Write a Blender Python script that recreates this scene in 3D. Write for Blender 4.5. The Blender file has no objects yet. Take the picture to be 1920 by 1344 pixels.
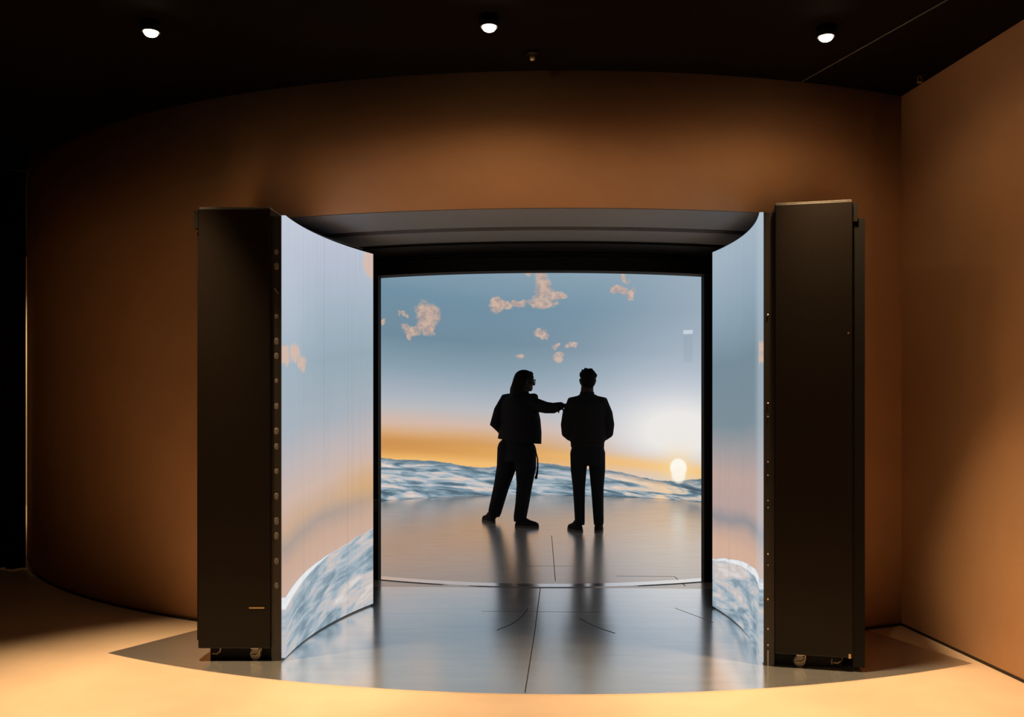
import bpy, bmesh, math, random
from mathutils import Vector, Matrix
PI = math.pi
sc = bpy.context.scene
COL = sc.collection
random.seed(4)

# ------------------------------------------------------------------ camera
EYE = 1.45
cam_d = bpy.data.cameras.new('camera')
cam_d.sensor_width = 36.0
cam_d.lens = 36.0 * 1700 / 1920
cam_d.shift_y = 76 / 1920
cam = bpy.data.objects.new('camera', cam_d)
COL.objects.link(cam)
cam.location = (0, 0, EYE)
cam.rotation_euler = (PI / 2, 0, math.atan(53 / 1700))
sc.camera = cam

# ------------------------------------------------------------------ world, exposure, room lamps
sc.view_settings.view_transform = 'Standard'
sc.view_settings.look = 'None'
sc.view_settings.exposure = 0.0
sc.view_settings.gamma = 1.0
sc.view_settings.use_curve_mapping = False
w = bpy.data.worlds.new('world')
sc.world = w
w.use_nodes = True
w.node_tree.nodes['Background'].inputs[0].default_value = (0.9, 0.5, 0.2, 1)
w.node_tree.nodes['Background'].inputs[1].default_value = 0.004

WARM = (1.0, 0.67, 0.345)
def spot(x, y, z, power, size=150, blend=1.0, tx=None, ty=None, rad=0.04):
    d = bpy.data.lights.new('downlight_beam', 'SPOT')
    d.energy = power
    d.color = WARM
    d.spot_size = math.radians(size)
    d.spot_blend = blend
    d.shadow_soft_size = rad
    o = bpy.data.objects.new('downlight_beam', d)
    COL.objects.link(o)
    o.location = (x, y, z)
    t = Vector(((x if tx is None else tx) - x, (y if ty is None else ty) - y, -z))
    o.rotation_euler = t.to_track_quat('-Z', 'Y').to_euler()
    return o
CEIL = 3.39
LAMPS = [(-2.0, 4.60), (-0.259, 4.59), (1.487, 4.77)]
LZ = CEIL - 0.055
for (lx, ly), tx, ty, p in zip(LAMPS, (-1.86, -0.12, 1.58), (4.50, 4.20, 4.55), (740, 560, 740)):
    spot(lx, ly, LZ - 0.03, p, 54, 1.0, tx, ty)                      # the lamp's beam onto the floor
    spot(lx, ly, LZ - 0.03, 17 if abs(lx) < 1 else (12 if lx > 0 else 6), 168, 0.6, lx, ly - 0.3)               # its faint wide spill
for lx, ly, p in [(-3.0, 3.8, 180), (-2.2, 2.6, 240), (-0.2, 2.5, 240), (1.4, 2.7, 200)]:   # the next downlights, above the photographer
    spot(lx, ly, CEIL - 0.06, p, 54, 1.0)
spot(-0.6, 0.6, CEIL - 0.1, 200, 60, 1.0, 3.0, 3.2)                  # a lamp washing the side wall
spot(-6.0, 11.3, 3.2, 320, 120, 1.0, -6.8, 12.0)                     # corridor behind the curtain

# ------------------------------------------------------------------ node helpers
def new_mat(name):
    m = bpy.data.materials.new(name)
    m.use_nodes = True
    m.node_tree.nodes.clear()
    return m

class S:
    """A node socket that can be computed with."""
    def __init__(s, nt, sock): s.nt, s.k = nt, sock
    def _m(s, op, o=None, rev=False):
        n = s.nt.nodes.new('ShaderNodeMath'); n.operation = op
        a, b = (o, s) if rev else (s, o)
        for i, v in enumerate((a, b)):
            if v is None: continue
            if isinstance(v, S): s.nt.links.new(v.k, n.inputs[i])
            else: n.inputs[i].default_value = v
        return S(s.nt, n.outputs[0])
    def __add__(s, o): return s._m('ADD', o)
    __radd__ = __add__
    def __sub__(s, o): return s._m('SUBTRACT', o)
    def __rsub__(s, o): return s._m('SUBTRACT', o, True)
    def __mul__(s, o): return s._m('MULTIPLY', o)
    __rmul__ = __mul__
    def __truediv__(s, o): return s._m('DIVIDE', o)
    def max(s, o): return s._m('MAXIMUM', o)
    def min(s, o): return s._m('MINIMUM', o)
    def abs(s): return s._m('ABSOLUTE')
    def exp(s): return s._m('EXPONENT')
    def sin(s): return s._m('SINE')
    def step(s, a, b):
        n = s.nt.nodes.new('ShaderNodeMapRange'); n.interpolation_type = 'SMOOTHSTEP'
        s.nt.links.new(s.k, n.inputs[0])
        n.inputs[1].default_value = a; n.inputs[2].default_value = b
        if a > b:
            n.inputs[1].default_value, n.inputs[2].default_value = b, a
            n.inputs[3].default_value, n.inputs[4].default_value = 1, 0
        return S(s.nt, n.outputs[0])

def put(nt, sock, v):
    if isinstance(v, S): nt.links.new(v.k, sock)
    elif isinstance(v, (tuple, list)):
        sock.default_value = tuple(v) + ((1,) if len(v) == 3 and len(sock.default_value) == 4 else ())
    else: sock.default_value = v

def lin(r, g, b):
    f = lambda c: (c / 255 / 12.92) if c <= 10 else ((c / 255 + 0.055) / 1.055) ** 2.4
    return (f(r), f(g), f(b), 1.0)

def mix(nt, f, a, b, mode='MIX'):
    n = nt.nodes.new('ShaderNodeMix'); n.data_type = 'RGBA'; n.blend_type = mode
    put(nt, n.inputs[0], f); put(nt, n.inputs[6], a); put(nt, n.inputs[7], b)
    return S(nt, n.outputs[2])

def ramp(nt, f, stops):
    n = nt.nodes.new('ShaderNodeValToRGB')
    e = n.color_ramp.elements
    while len(e) < len(stops): e.new(0.5)
    for i, (p, c) in enumerate(sorted(stops, key=lambda q: q[0])):
        e[i].position = p; e[i].color = c
    nt.links.new(f.k, n.inputs[0])
    return S(nt, n.outputs[0])

def xyz(nt, a, b, c=0.0):
    n = nt.nodes.new('ShaderNodeCombineXYZ')
    for i, v in enumerate((a, b, c)): put(nt, n.inputs[i], v)
    return S(nt, n.outputs[0])

def noise(nt, vec, scale, detail=3.0, rough=0.55, dist=0.0):
    n = nt.nodes.new('ShaderNodeTexNoise')
    nt.links.new(vec.k, n.inputs['Vector'])
    n.inputs['Scale'].default_value = scale
    n.inputs['Detail'].default_value = detail
    n.inputs['Roughness'].default_value = rough
    n.inputs['Distortion'].default_value = dist
    return S(nt, n.outputs[0])

def sep(nt, sock):
    n = nt.nodes.new('ShaderNodeSeparateXYZ'); nt.links.new(sock, n.inputs[0])
    return [S(nt, n.outputs[i]) for i in range(3)]

def coords(nt, kind):
    n = nt.nodes.new('ShaderNodeTexCoord')
    return n.outputs[kind]

def pbr(name, col, rough=0.5, metal=0.0, spec=0.5, ior=None, grain=None, bump=None, rgrain=0.0, stretch=(1, 1, 1)):
    """Principled material; grain = (scale, amount) mottles the colour, bump = (scale, height)."""
    m = new_mat(name); nt = m.node_tree
    out = nt.nodes.new('ShaderNodeOutputMaterial')
    b = nt.nodes.new('ShaderNodeBsdfPrincipled')
    nt.links.new(b.outputs[0], out.inputs[0])
    x, y, z = sep(nt, coords(nt, 'Object'))
    v = xyz(nt, x * stretch[0], y * stretch[1], z * stretch[2])
    c = col
    if grain:
        nz = noise(nt, v, grain[0], 4.0, 0.6)
        lo = tuple(q * (1 - grain[1]) for q in col[:3]) + (1,)
        hi = tuple(min(1, q * (1 + grain[1])) for q in col[:3]) + (1,)
        c = mix(nt, nz.step(0.3, 0.7), lo, hi)
        if rgrain: put(nt, b.inputs['Roughness'], (nz - 0.5) * rgrain + rough)
    put(nt, b.inputs['Base Color'], c)
    if not (grain and rgrain): b.inputs['Roughness'].default_value = rough
    b.inputs['Metallic'].default_value = metal
    b.inputs['Specular IOR Level'].default_value = spec
    if ior: b.inputs['IOR'].default_value = ior
    if bump:
        bn = nt.nodes.new('ShaderNodeBump')
        bn.inputs['Strength'].default_value = 1.0
        bn.inputs['Distance'].default_value = bump[1]
        nt.links.new(noise(nt, v, bump[0], 4.0, 0.6).k, bn.inputs['Height'])
        nt.links.new(bn.outputs[0], b.inputs['Normal'])
    return m

def emit_mat(name, build):
    m = new_mat(name); nt = m.node_tree
    out = nt.nodes.new('ShaderNodeOutputMaterial')
    e = nt.nodes.new('ShaderNodeEmission')
    nt.links.new(e.outputs[0], out.inputs[0])
    c, st = build(nt)
    put(nt, e.inputs[0], c); put(nt, e.inputs[1], st)
    return m

# ------------------------------------------------------------------ what the video wall shows
def sea(nt, s, h, hz, sx=1.0, bright=0.0, skew=0.5):
    """Choppy water below the horizon height hz; s along the wall, h up."""
    d = (hz - h).max(0.0)
    v1 = xyz(nt, s * 0.62 * sx, h * 4.4 + s * skew)
    n1 = noise(nt, v1, 1.7, 5.0, 0.52, 1.3)
    v2 = xyz(nt, s * 1.1 * sx, h * 8.0 + s * skew * 1.6, 3.7)
    n2 = noise(nt, v2, 2.4, 4.0, 0.5, 0.8)
    k = (n1 * 0.66 + n2 * 0.34 - 0.5) * 1.65 + 0.5 + bright
    return ramp(nt, k, [(0.24, lin(74, 86, 96)), (0.38, lin(96, 122, 138)), (0.49, lin(146, 166, 178)),
                        (0.57, lin(188, 192, 198)), (0.65, lin(216, 196, 184)), (0.80, lin(236, 226, 220))]), k

CLOUDS = [(-2.424, 2.593, .065, .05), (-2.093, 2.68, .07, .04), (-1.712, 2.699, .187, .156), (-1.737, 2.542, .156, .14),
          (-1.974, 2.439, .139, .093), (-2.033, 2.337, .062, .054), (-.652, 2.858, .112, .136), (-.49, 2.86, .112, .072),
          (-.281, 2.878, .112, .056), (0, 3.28, .08, .096), (.04, 3.079, .161, .161), (.024, 2.895, .193, .096),
          (.217, 3.037, .128, .064), (-.144, 3.352, .096, .04), (1.264, 3.243, .045, .09), (1.183, 3.05, .11, .063),
          (1.345, 3.003, .078, .094), (-.008, 2.445, .128, .072), (.2, 2.276, .064, .056), (.497, 2.241, .104, .064),
          (.233, 2.075, .096, .072), (-.321, 2.1, .048, .04), (.0, 3.18, .07, .1)]
SUN = (2.107, 0.47)

def cave_picture(nt):
    u = nt.nodes.new('ShaderNodeUVMap'); u.uv_map = 'wall'
    s, h, _ = sep(nt, u.outputs[0])
    sw, hw = s, h
    hz = 0.44 - 0.058 * s + (s * 2.3 + 0.9).sin() * 0.045 + (s * 4.6 + 2.4).sin() * 0.022 \
        + (noise(nt, xyz(nt, s, 0.0), 7.0, 3.0) - 0.5) * 0.05
    hh = (h - (0.43 - 0.068 * s)) + (noise(nt, xyz(nt, s * 0.5, h * 2.0), 1.2, 2.0) - 0.5) * 0.12
    t = hh / 3.0
    sky = ramp(nt, t, [(0.0, lin(244, 190, 112)), (0.045, lin(226, 164, 90)), (0.085, lin(208, 150, 88)),
                       (0.13, lin(216, 170, 122)), (0.185, lin(212, 184, 168)), (0.26, lin(186, 187, 190)), (0.32, lin(170, 179, 190)),
                       (0.45, lin(136, 158, 172)), (0.60, lin(112, 139, 156)), (0.80, lin(114, 144, 163)),
                       (1.0, lin(138, 162, 178))])
    # the left is bluer and darker, the right paler
    sky = mix(nt, (s - 0.25 * h).step(-0.2, 3.0) * 0.55, sky, lin(184, 194, 206))
    # clouds
    wx = (noise(nt, xyz(nt, s, h, 1.3), 3.6, 5.0, 0.6) - 0.5) * 0.42
    wy = (noise(nt, xyz(nt, s, h, 7.9), 3.6, 5.0, 0.6) - 0.5) * 0.36
    cs, ch = s + wx, h + wy
    f = None
    for (a, b, ra, rb) in CLOUDS:
        dx = (cs - a) / (ra * 1.12); dy = (ch - b) / (rb * 1.12)
        q = 1.0 - (dx * dx + dy * dy)
        f = q if f is None else f.max(q)
    cm = f.step(-0.1, 0.7)
    cn = noise(nt, xyz(nt, s, h, 4.0), 12.0, 4.0, 0.6)
    cc = mix(nt, cn.step(0.35, 0.65), lin(168, 152, 148), lin(214, 182, 160))
    sky = mix(nt, cm * 0.9, sky, cc)
    # the low sun and its glow
    dx = (s - SUN[0]); dy = (h - SUN[1])
    g0 = ((dx * dx * 0.34 + (dy - 0.6) * (dy - 0.6) * 0.62) * -1.0).exp()
    sky = mix(nt, g0 * 0.72, sky, lin(196, 203, 216))
    g1 = ((dx * dx * 0.75 + (dy - 0.52) * (dy - 0.52) * 2.6) * -1.7).exp()
    sky = mix(nt, (g1 * 1.35).min(1.0), sky, lin(236, 233, 230))
    bl = h - 0.61 + 0.078 * s
    band = ((bl * 8.0) * (bl * 8.0) * -1.0).exp()
    sky = mix(nt, band * 0.8, sky, mix(nt, s.step(-2.5, 2.2), lin(206, 146, 82), lin(248, 196, 112)))
    halo = ((dx * dx + dy * dy) * -14.0).exp()
    sky = mix(nt, halo * 0.6, sky, lin(252, 218, 150))
    disc = (dx * dx + dy * dy).step(0.022, 0.012)
    sky = mix(nt, disc, sky, lin(253, 248, 236))
    water, k = sea(nt, s, h, hz)
    water = mix(nt, ((dx * dx) * -1.6).exp() * k.step(0.42, 0.62) * 0.75, water, lin(246, 206, 156))
    water = mix(nt, (hz - h).step(0.10, 0.0) * 0.55, water, lin(92, 112, 124))
    c = mix(nt, (hz - h).step(-0.006, 0.006), sky, water)
    low = ((dx * dx) * 1.2 + (dy + 0.10) * (dy + 0.10)).step(0.022, 0.006)
    c = mix(nt, low * 0.95, c, lin(252, 244, 228))
    # a pale rectangle on the picture, a darker column below it
    bar = (s - 2.26).abs().step(0.078, 0.070) * (h - 2.40).abs().step(0.030, 0.024)
    c = mix(nt, bar * 0.7, c, lin(214, 222, 232))
    drop = (s - 2.26).abs().step(0.078, 0.070) * (h - 2.16).abs().step(0.22, 0.16)
    c = mix(nt, drop * 0.14, c, lin(110, 130, 146))
    return c, 1.0

def door_picture(left):
    def build(nt):
        u = nt.nodes.new('ShaderNodeUVMap'); u.uv_map = 'wall'
        s, h, _ = sep(nt, u.outputs[0])
        q = s / 1.37                                            # 0 at the free end, 1 at the hinge
        if left:
            hz = 0.355 + 0.20 * q + (q * 6.0).sin() * 0.012 + (noise(nt, xyz(nt, s, 0.0), 5.0, 3.0) - 0.5) * 0.04 * q.step(0.2, 0.7)
            hh = h - 0.15 * q
            st = [(0.0, lin(208, 178, 162)), (0.15, lin(208, 176, 158)), (0.21, lin(202, 170, 150)), (0.255, lin(176, 158, 148)),
                  (0.295, lin(204, 172, 146)), (0.35, lin(208, 182, 168)), (0.43, lin(192, 182, 182)), (0.52, lin(166, 176, 186)),
                  (0.66, lin(150, 170, 182)), (0.80, lin(168, 182, 196)), (0.92, lin(184, 192, 208)), (1.0, lin(194, 200, 214))]
        else:
            hz = 0.475 - 0.13 * q * q + (noise(nt, xyz(nt, s, 0.0), 5.0, 3.0) - 0.5) * 0.03
            hh = h + 0.06 * q
            st = [(0.0, lin(216, 180, 158)), (0.22, lin(212, 174, 152)), (0.255, lin(196, 166, 152)), (0.29, lin(150, 146, 150)),
                  (0.325, lin(186, 162, 156)), (0.40, lin(190, 164, 156)), (0.47, lin(160, 156, 158)), (0.54, lin(124, 142, 152)),
                  (0.70, lin(118, 140, 152)), (0.84, lin(142, 164, 180)), (1.0, lin(164, 180, 194))]
        hh = hh + (noise(nt, xyz(nt, s * 1.2, h * 1.6), 1.5, 3.0) - 0.5) * 0.10
        sky = ramp(nt, hh / 2.46, st)
        if left:
            sky = mix(nt, q.step(0.55, 0.0) * h.step(0.9, 2.2) * 0.45, sky, lin(196, 204, 218))
            sky = mix(nt, (q - 0.85).step(-0.35, 0.15) * (h - 0.86).abs().step(0.22, 0.0) * 0.5, sky, lin(224, 172, 104))
        else:
            sky = mix(nt, q.step(0.30, 0.0) * 0.35, sky, lin(196, 206, 216))
        # small clouds
        f = None
        wx = (noise(nt, xyz(nt, s, h, 1.3), 8.0, 5.0, 0.65) - 0.5) * 0.16
        wy = (noise(nt, xyz(nt, s, h, 7.9), 8.0, 5.0, 0.65) - 0.5) * 0.14
        pts = [(0.02, 1.70, .08, .05), (0.19, 1.72, .10, .07), (0.33, 1.66, .09, .045), (1.34, 2.41, .10, .14)] if left else [(0.03, 1.71, .05, .07)]
        for (a, b, ra, rb) in pts:
            dx = (s + wx - a) / ra; dy = (h + wy - b) / rb
            t = 1.0 - (dx * dx + dy * dy)
            f = t if f is None else f.max(t)
        sky = mix(nt, f.step(-0.2, 0.7) * 0.75, sky, lin(222, 186, 164))
        water, k = sea(nt, s * 1.5, h * 1.0, hz / 1.0, 1.0, 0.05, -0.55 if left else 0.25)
        water = mix(nt, 0.30, water, lin(172, 186, 196))
        c = mix(nt, (hz - h).step(-0.008, 0.008), sky, water)
        wd = ((0.60 - q) * 0.11).max(0.0) if left else (1.25 - q) * 0.045
        crest = (hz - h).step(-0.004, 0.004) * (hz - h - wd).step(0.008, -0.008)
        if not left: crest = crest * noise(nt, xyz(nt, s, h * 2.0), 6.0, 3.0).step(0.30, 0.50)
        c = mix(nt, crest * 0.9, c, lin(238, 240, 242))
        # faint vertical module joints and streaks
        stk = noise(nt, xyz(nt, s * 9.0, h * 0.25), 2.0, 3.0)
        c = mix(nt, (stk - 0.5).abs().step(0.0, 0.3) * 0.14, c, lin(120, 134, 146))
        seam = None
        for p in (0.345, 0.685, 1.03):
            b = (s - p).abs().step(0.005, 0.002)
            seam = b if seam is None else seam.max(b)
        c = mix(nt, seam * 0.14, c, lin(96, 110, 122))
        return c, 1.0
    return build

# ------------------------------------------------------------------ materials
M = {}
M['plaster'] = pbr('tan_plaster', (0.50, 0.285, 0.155, 1), 0.8, spec=0.2, grain=(1.6, 0.05), bump=(70, 0.0008))
M['carpet'] = pbr('beige_floor', (0.66, 0.50, 0.37, 1), 0.75, spec=0.25, grain=(2.2, 0.05), bump=(160, 0.001))
M['ceiling'] = pbr('black_ceiling', (0.005, 0.003, 0.002, 1), 0.85, spec=0.06, grain=(3, 0.15))
M['black'] = pbr('matt_black', (0.006, 0.005, 0.004, 1), 0.65, spec=0.12, grain=(20, 0.1))
M['blackmetal'] = pbr('black_powder_coat', (0.009, 0.0058, 0.004, 1), 0.42, spec=0.15, grain=(30, 0.06), bump=(400, 0.0001))
M['edge'] = pbr('black_module_edge', (0.014, 0.011, 0.009, 1), 0.5, grain=(40, 0.1))
M['soffit'] = pbr('grey_soffit_panel', (0.16, 0.16, 0.165, 1), 0.6, spec=0.3, grain=(60, 0.08))
M['gap'] = pbr('gap_shade', (0.02, 0.013, 0.009, 1), 0.6, grain=(20, 0.1))  # dark colour stands for the shade in the gaps at the wall feet
M['slot'] = pbr('grey_slot', (0.12, 0.11, 0.105, 1), 0.6, grain=(80, 0.2))
M['steel'] = pbr('worn_steel', (0.42, 0.38, 0.33, 1), 0.35, metal=0.8, grain=(50, 0.15))
M['strip'] = pbr('bright_metal_strip', (0.95, 0.95, 0.95, 1), 0.15, metal=0.9, grain=(30, 0.05))
M['rubber'] = pbr('grey_wheel', (0.16, 0.13, 0.10, 1), 0.6, grain=(40, 0.1))
M['curtain'] = pbr('black_curtain', (0.012, 0.008, 0.006, 1), 0.9, spec=0.1, grain=(60, 0.2))
M['pale'] = pbr('pale_wall', (0.7, 0.58, 0.42, 1), 0.8, grain=(4, 0.05))
M['brass'] = pbr('fixing_brass', (0.5, 0.36, 0.18, 1), 0.4, metal=0.8, grain=(60, 0.1))
M['stage'] = pbr('dark_glossy_boards', (0.97, 0.98, 1.0, 1), 0.185, metal=0.88, spec=0.6, grain=(2.0, 0.05), bump=(9, 0.00015), rgrain=0.04, stretch=(1, 5, 1))
M['inner'] = pbr('dark_matt_boards', (0.86, 0.74, 0.66, 1), 0.25, metal=0.75, spec=0.8, grain=(2.4, 0.06), bump=(9, 0.0002), rgrain=0.06, stretch=(1, 5, 1))
M['seam'] = pbr('board_seam', (0.02, 0.016, 0.013, 1), 0.6, grain=(20, 0.1))
M['cloth'] = pbr('black_cloth', (0.010, 0.009, 0.009, 1), 0.9, spec=0.1, grain=(150, 0.2), bump=(300, 0.0006))
M['cloth2'] = pbr('charcoal_cloth', (0.013, 0.011, 0.010, 1), 0.9, spec=0.1, grain=(150, 0.2), bump=(300, 0.0006))
M['denim'] = pbr('dark_trouser_cloth', (0.010, 0.010, 0.012, 1), 0.9, spec=0.1, grain=(200, 0.25), bump=(300, 0.0005))
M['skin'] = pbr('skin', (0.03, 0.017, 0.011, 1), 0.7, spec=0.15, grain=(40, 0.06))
M['hair'] = pbr('dark_hair', (0.006, 0.004, 0.003, 1), 0.75, spec=0.08, grain=(60, 0.3), stretch=(4, 4, 0.6))
M['shoe'] = pbr('black_shoe', (0.010, 0.008, 0.007, 1), 0.8, spec=0.12, grain=(80, 0.15))
M['sole'] = pbr('shoe_sole', (0.05, 0.042, 0.036, 1), 0.7, spec=0.3, grain=(80, 0.15))
M['frame'] = pbr('black_plastic', (0.012, 0.011, 0.011, 1), 0.4, grain=(80, 0.1))
M['lamp'] = emit_mat('lamp_glow', lambda nt: ((1.0, 0.80, 0.52, 1), 30.0))
M['cave'] = emit_mat('sunset_sea_screen', cave_picture)
M['ldoor'] = emit_mat('left_door_screen', door_picture(True))
M['rdoor'] = emit_mat('right_door_screen', door_picture(False))

# ------------------------------------------------------------------ object helpers
def tag(o, label=None, cat=None, group=None, kind=None):
    if label: o['label'] = label
    if cat: o['category'] = cat
    if group: o['group'] = group
    if kind: o['kind'] = kind
    return o

def thing(name, label, cat, loc=(0, 0, 0), group=None):
    o = bpy.data.objects.new(name, None); COL.objects.link(o)
    o.location = loc; o.empty_display_size = 0.1
    return tag(o, label, cat, group)

def obj(name, bm, mat, parent=None, smooth=False):
    bmesh.ops.recalc_face_normals(bm, faces=bm.faces[:])
    me = bpy.data.meshes.new(name); bm.to_mesh(me); bm.free()
    me.materials.append(M[mat])
    if smooth:
        me.polygons.foreach_set('use_smooth', [True] * len(me.polygons))
    o = bpy.data.objects.new(name, me); COL.objects.link(o)
    if parent:
        o.parent = parent
        p = parent; off = Vector()
        while p: off += p.location; p = p.parent
        me.transform(Matrix.Translation(-off))
    return o

def struct(name, bm, mat, label, cat, parent=None, smooth=False):
    return tag(obj(name, bm, mat, parent, smooth), label, cat, None, 'structure')

def box(bm, x0, x1, y0, y1, z0, z1):
    v = [bm.verts.new((x, y, z)) for z in (z0, z1) for y in (y0, y1) for x in (x0, x1)]
    for f in ((0, 2, 3, 1), (4, 5, 7, 6), (0, 1, 5, 4), (2, 6, 7, 3), (0, 4, 6, 2), (1, 3, 7, 5)):
        bm.faces.new([v[i] for i in f])
    return bm

def obox(bm, c, ex, ey, ez, hx, hy, hz):
    """Box at c along the given unit axes with the given half sizes."""
    v = [bm.verts.new(c + ex * hx * a + ey * hy * b + ez * hz * d) for d in (-1, 1) for b in (-1, 1) for a in (-1, 1)]
    for f in ((0, 2, 3, 1), (4, 5, 7, 6), (0, 1, 5, 4), (2, 6, 7, 3), (0, 4, 6, 2), (1, 3, 7, 5)):
        bm.faces.new([v[i] for i in f])
    return bm

def prism(bm, pts, z0, z1):
    a = [bm.verts.new((x, y, z0)) for x, y in pts]; b = [bm.verts.new((x, y, z1)) for x, y in pts]
    n = len(pts)
    bm.faces.new(a[::-1]); bm.faces.new(b)
    for i in range(n): bm.faces.new((a[i], a[(i + 1) % n], b[(i + 1) % n], b[i]))
    return bm

def arc(bm, c, r0, r1, a0, a1, z0, z1, n=48, uv=None):
    """Solid annular sector about c; uv = name of a map with metres along r0 and height."""
    R = []
    for i in range(n + 1):
        a = a0 + (a1 - a0) * i / n
        co, si = math.cos(a), math.sin(a)
        R.append([bm.verts.new((c[0] + r * co, c[1] + r * si, z)) for r, z in ((r0, z0), (r1, z0), (r1, z1), (r0, z1))])
    fs = []
    for i in range(n):
        p, q = R[i], R[i + 1]
        for j in range(4):
            k = (j + 1) % 4
            fs.append((bm.faces.new((p[j], q[j], q[k], p[k])), i))
    e0 = bm.faces.new(R[0]); e1 = bm.faces.new(R[-1][::-1])
    if uv:
        L = bm.loops.layers.uv.new(uv)
        pos = {}
        for i, r in enumerate(R):
            for v in r: pos[v] = i
        for f in bm.faces:
            for l in f.loops:
                l[L].uv = (abs(a1 - a0) * r0 * pos[l.vert] / n, l.vert.co.z)
    return bm

def tube(bm, pts, rad, n=12, flat=False, sx=1.0, axis=None):
    """Swept tube with round ends; rad may be a list. Closed, so it can be remeshed. axis = direction squashed by sx."""
    P = [Vector(p) for p in pts]
    Rr = rad if isinstance(rad, (list, tuple)) else [rad] * len(P)
    rings = []
    up = Vector((0.13, 0.31, 0.94)).normalized()
    seq = []
    d0 = (P[1] - P[0]).normalized(); d1 = (P[-1] - P[-2]).normalized()
    if not flat:
        for t in (0.95, 0.75, 0.4): seq.append((P[0] - d0 * Rr[0] * t, Rr[0] * math.sqrt(1 - t * t), d0))
    for i, p in enumerate(P):
        d = (P[min(i + 1, len(P) - 1)] - P[max(i - 1, 0)]).normalized()
        seq.append((p, Rr[i], d))
    if not flat:
        for t in (0.4, 0.75, 0.95): seq.append((P[-1] + d1 * Rr[-1] * t, Rr[-1] * math.sqrt(1 - t * t), d1))
    ref = None
    for p, r, d in seq:
        if ref is None:
            ref = up - d * up.dot(d)
            if ref.length < 0.1: ref = Vector((1, 0, 0)) - d * d.x
        ref = (ref - d * ref.dot(d)).normalized()
        b = d.cross(ref)
        ring = []
        for k in range(n):
            a = 2 * PI * k / n
            o = (ref * math.cos(a) + b * math.sin(a)) * r
            if axis is not None: o = o - axis * o.dot(axis) * (1 - sx)
            ring.append(bm.verts.new(p + o))
        rings.append(ring)
    for i in range(len(rings) - 1):
        for k in range(n):
            bm.faces.new((rings[i][k], rings[i][(k + 1) % n], rings[i + 1][(k + 1) % n], rings[i + 1][k]))
    bm.faces.new(rings[0][::-1]); bm.faces.new(rings[-1])
    return bm

def ell(bm, c, ex, ey, ez, rx, ry, rz, seg=20, rings=12):
    m = Matrix((ex * rx, ey * ry, ez * rz)).transposed().to_4x4()
    m.translation = Vector(c)
    bmesh.ops.create_uvsphere(bm, u_segments=seg, v_segments=rings, radius=1.0, matrix=m)
    return bm

def stack(bm, levels, ex, ey, n=28, pw=2.0):
    """Closed loft of super-ellipses: (centre, rx, ry) per level, lying in ex/ey."""
    rings = []
    for c, rx, ry in levels:
        ring = []
        for k in range(n):
            a = 2 * PI * k / n
            ca, sa = math.cos(a), math.sin(a)
            q = (abs(ca) ** pw + abs(sa) ** pw) ** (-1 / pw)
            ring.append(bm.verts.new(Vector(c) + ex * rx * ca * q + ey * ry * sa * q))
        rings.append(ring)
    for i in range(len(rings) - 1):
        for k in range(n):
            bm.faces.new((rings[i][k], rings[i][(k + 1) % n], rings[i + 1][(k + 1) % n], rings[i + 1][k]))
    bm.faces.new(rings[0][::-1]); bm.faces.new(rings[-1])
    return bm

def lathe(bm, prof, c=(0, 0, 0), n=28):
    c = Vector(c); rings = []
    for r, z in prof:
        rings.append([bm.verts.new(c + Vector((r * math.cos(2 * PI * k / n), r * math.sin(2 * PI * k / n), z))) for k in range(n)])
    for i in range(len(rings) - 1):
        for k in range(n):
            bm.faces.new((rings[i][k], rings[i][(k + 1) % n], rings[i + 1][(k + 1) % n], rings[i + 1][k]))
    bm.faces.new(rings[0][::-1]); bm.faces.new(rings[-1])
    return bm

def fuse(bm, voxel, smooth=3, fac=0.5):
    """Melts overlapping closed pieces into one continuous surface and returns it as a bmesh."""
    bmesh.ops.recalc_face_normals(bm, faces=bm.faces[:])
    me = bpy.data.meshes.new('melt'); bm.to_mesh(me); bm.free()
    o = bpy.data.objects.new('melt', me); COL.objects.link(o)
    r = o.modifiers.new('r', 'REMESH'); r.mode = 'VOXEL'; r.voxel_size = voxel
    s = o.modifiers.new('s', 'SMOOTH'); s.iterations = smooth; s.factor = fac
    dg = bpy.context.evaluated_depsgraph_get()
    dg.update()
    res = bpy.data.meshes.new_from_object(o.evaluated_get(dg))
    b2 = bmesh.new(); b2.from_mesh(res)
    bpy.data.objects.remove(o); bpy.data.meshes.remove(me); bpy.data.meshes.remove(res)
    return b2

def cut(bm, p, n):
    """Removes what lies on the side of n and closes the cut."""
    g = bm.verts[:] + bm.edges[:] + bm.faces[:]
    r = bmesh.ops.bisect_plane(bm, geom=g, plane_co=Vector(p), plane_no=Vector(n), clear_outer=True)
    es = [e for e in r['geom_cut'] if isinstance(e, bmesh.types.BMEdge)]
    bmesh.ops.holes_fill(bm, edges=[e for e in es if e.is_valid], sides=0)
    return bm

# ------------------------------------------------------------------ the setting
D = (0.0, 10.70)         # centre of the plaster drum
RD = 5.34
C = (0.0, 10.3)          # centre of the round video wall
RC = 3.35
FT = 0.006               # the boards stand this much above the beige floor
HALF = 1.95              # half the opening in the drum
HEAD = 2.58              # underside of the opening

bm = box(bmesh.new(), -9.0, 5.0, -3.0, 17.0, -0.15, 0.0)
struct('floor', bm, 'carpet', 'smooth beige floor lit by warm pools from the ceiling lamps', 'floor')
bm = box(bmesh.new(), -9.0, 5.0, -3.0, 17.0, CEIL, CEIL + 0.2)
ce = struct('ceiling', bm, 'ceiling', 'flat matt black ceiling with recessed downlights', 'ceiling')
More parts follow.
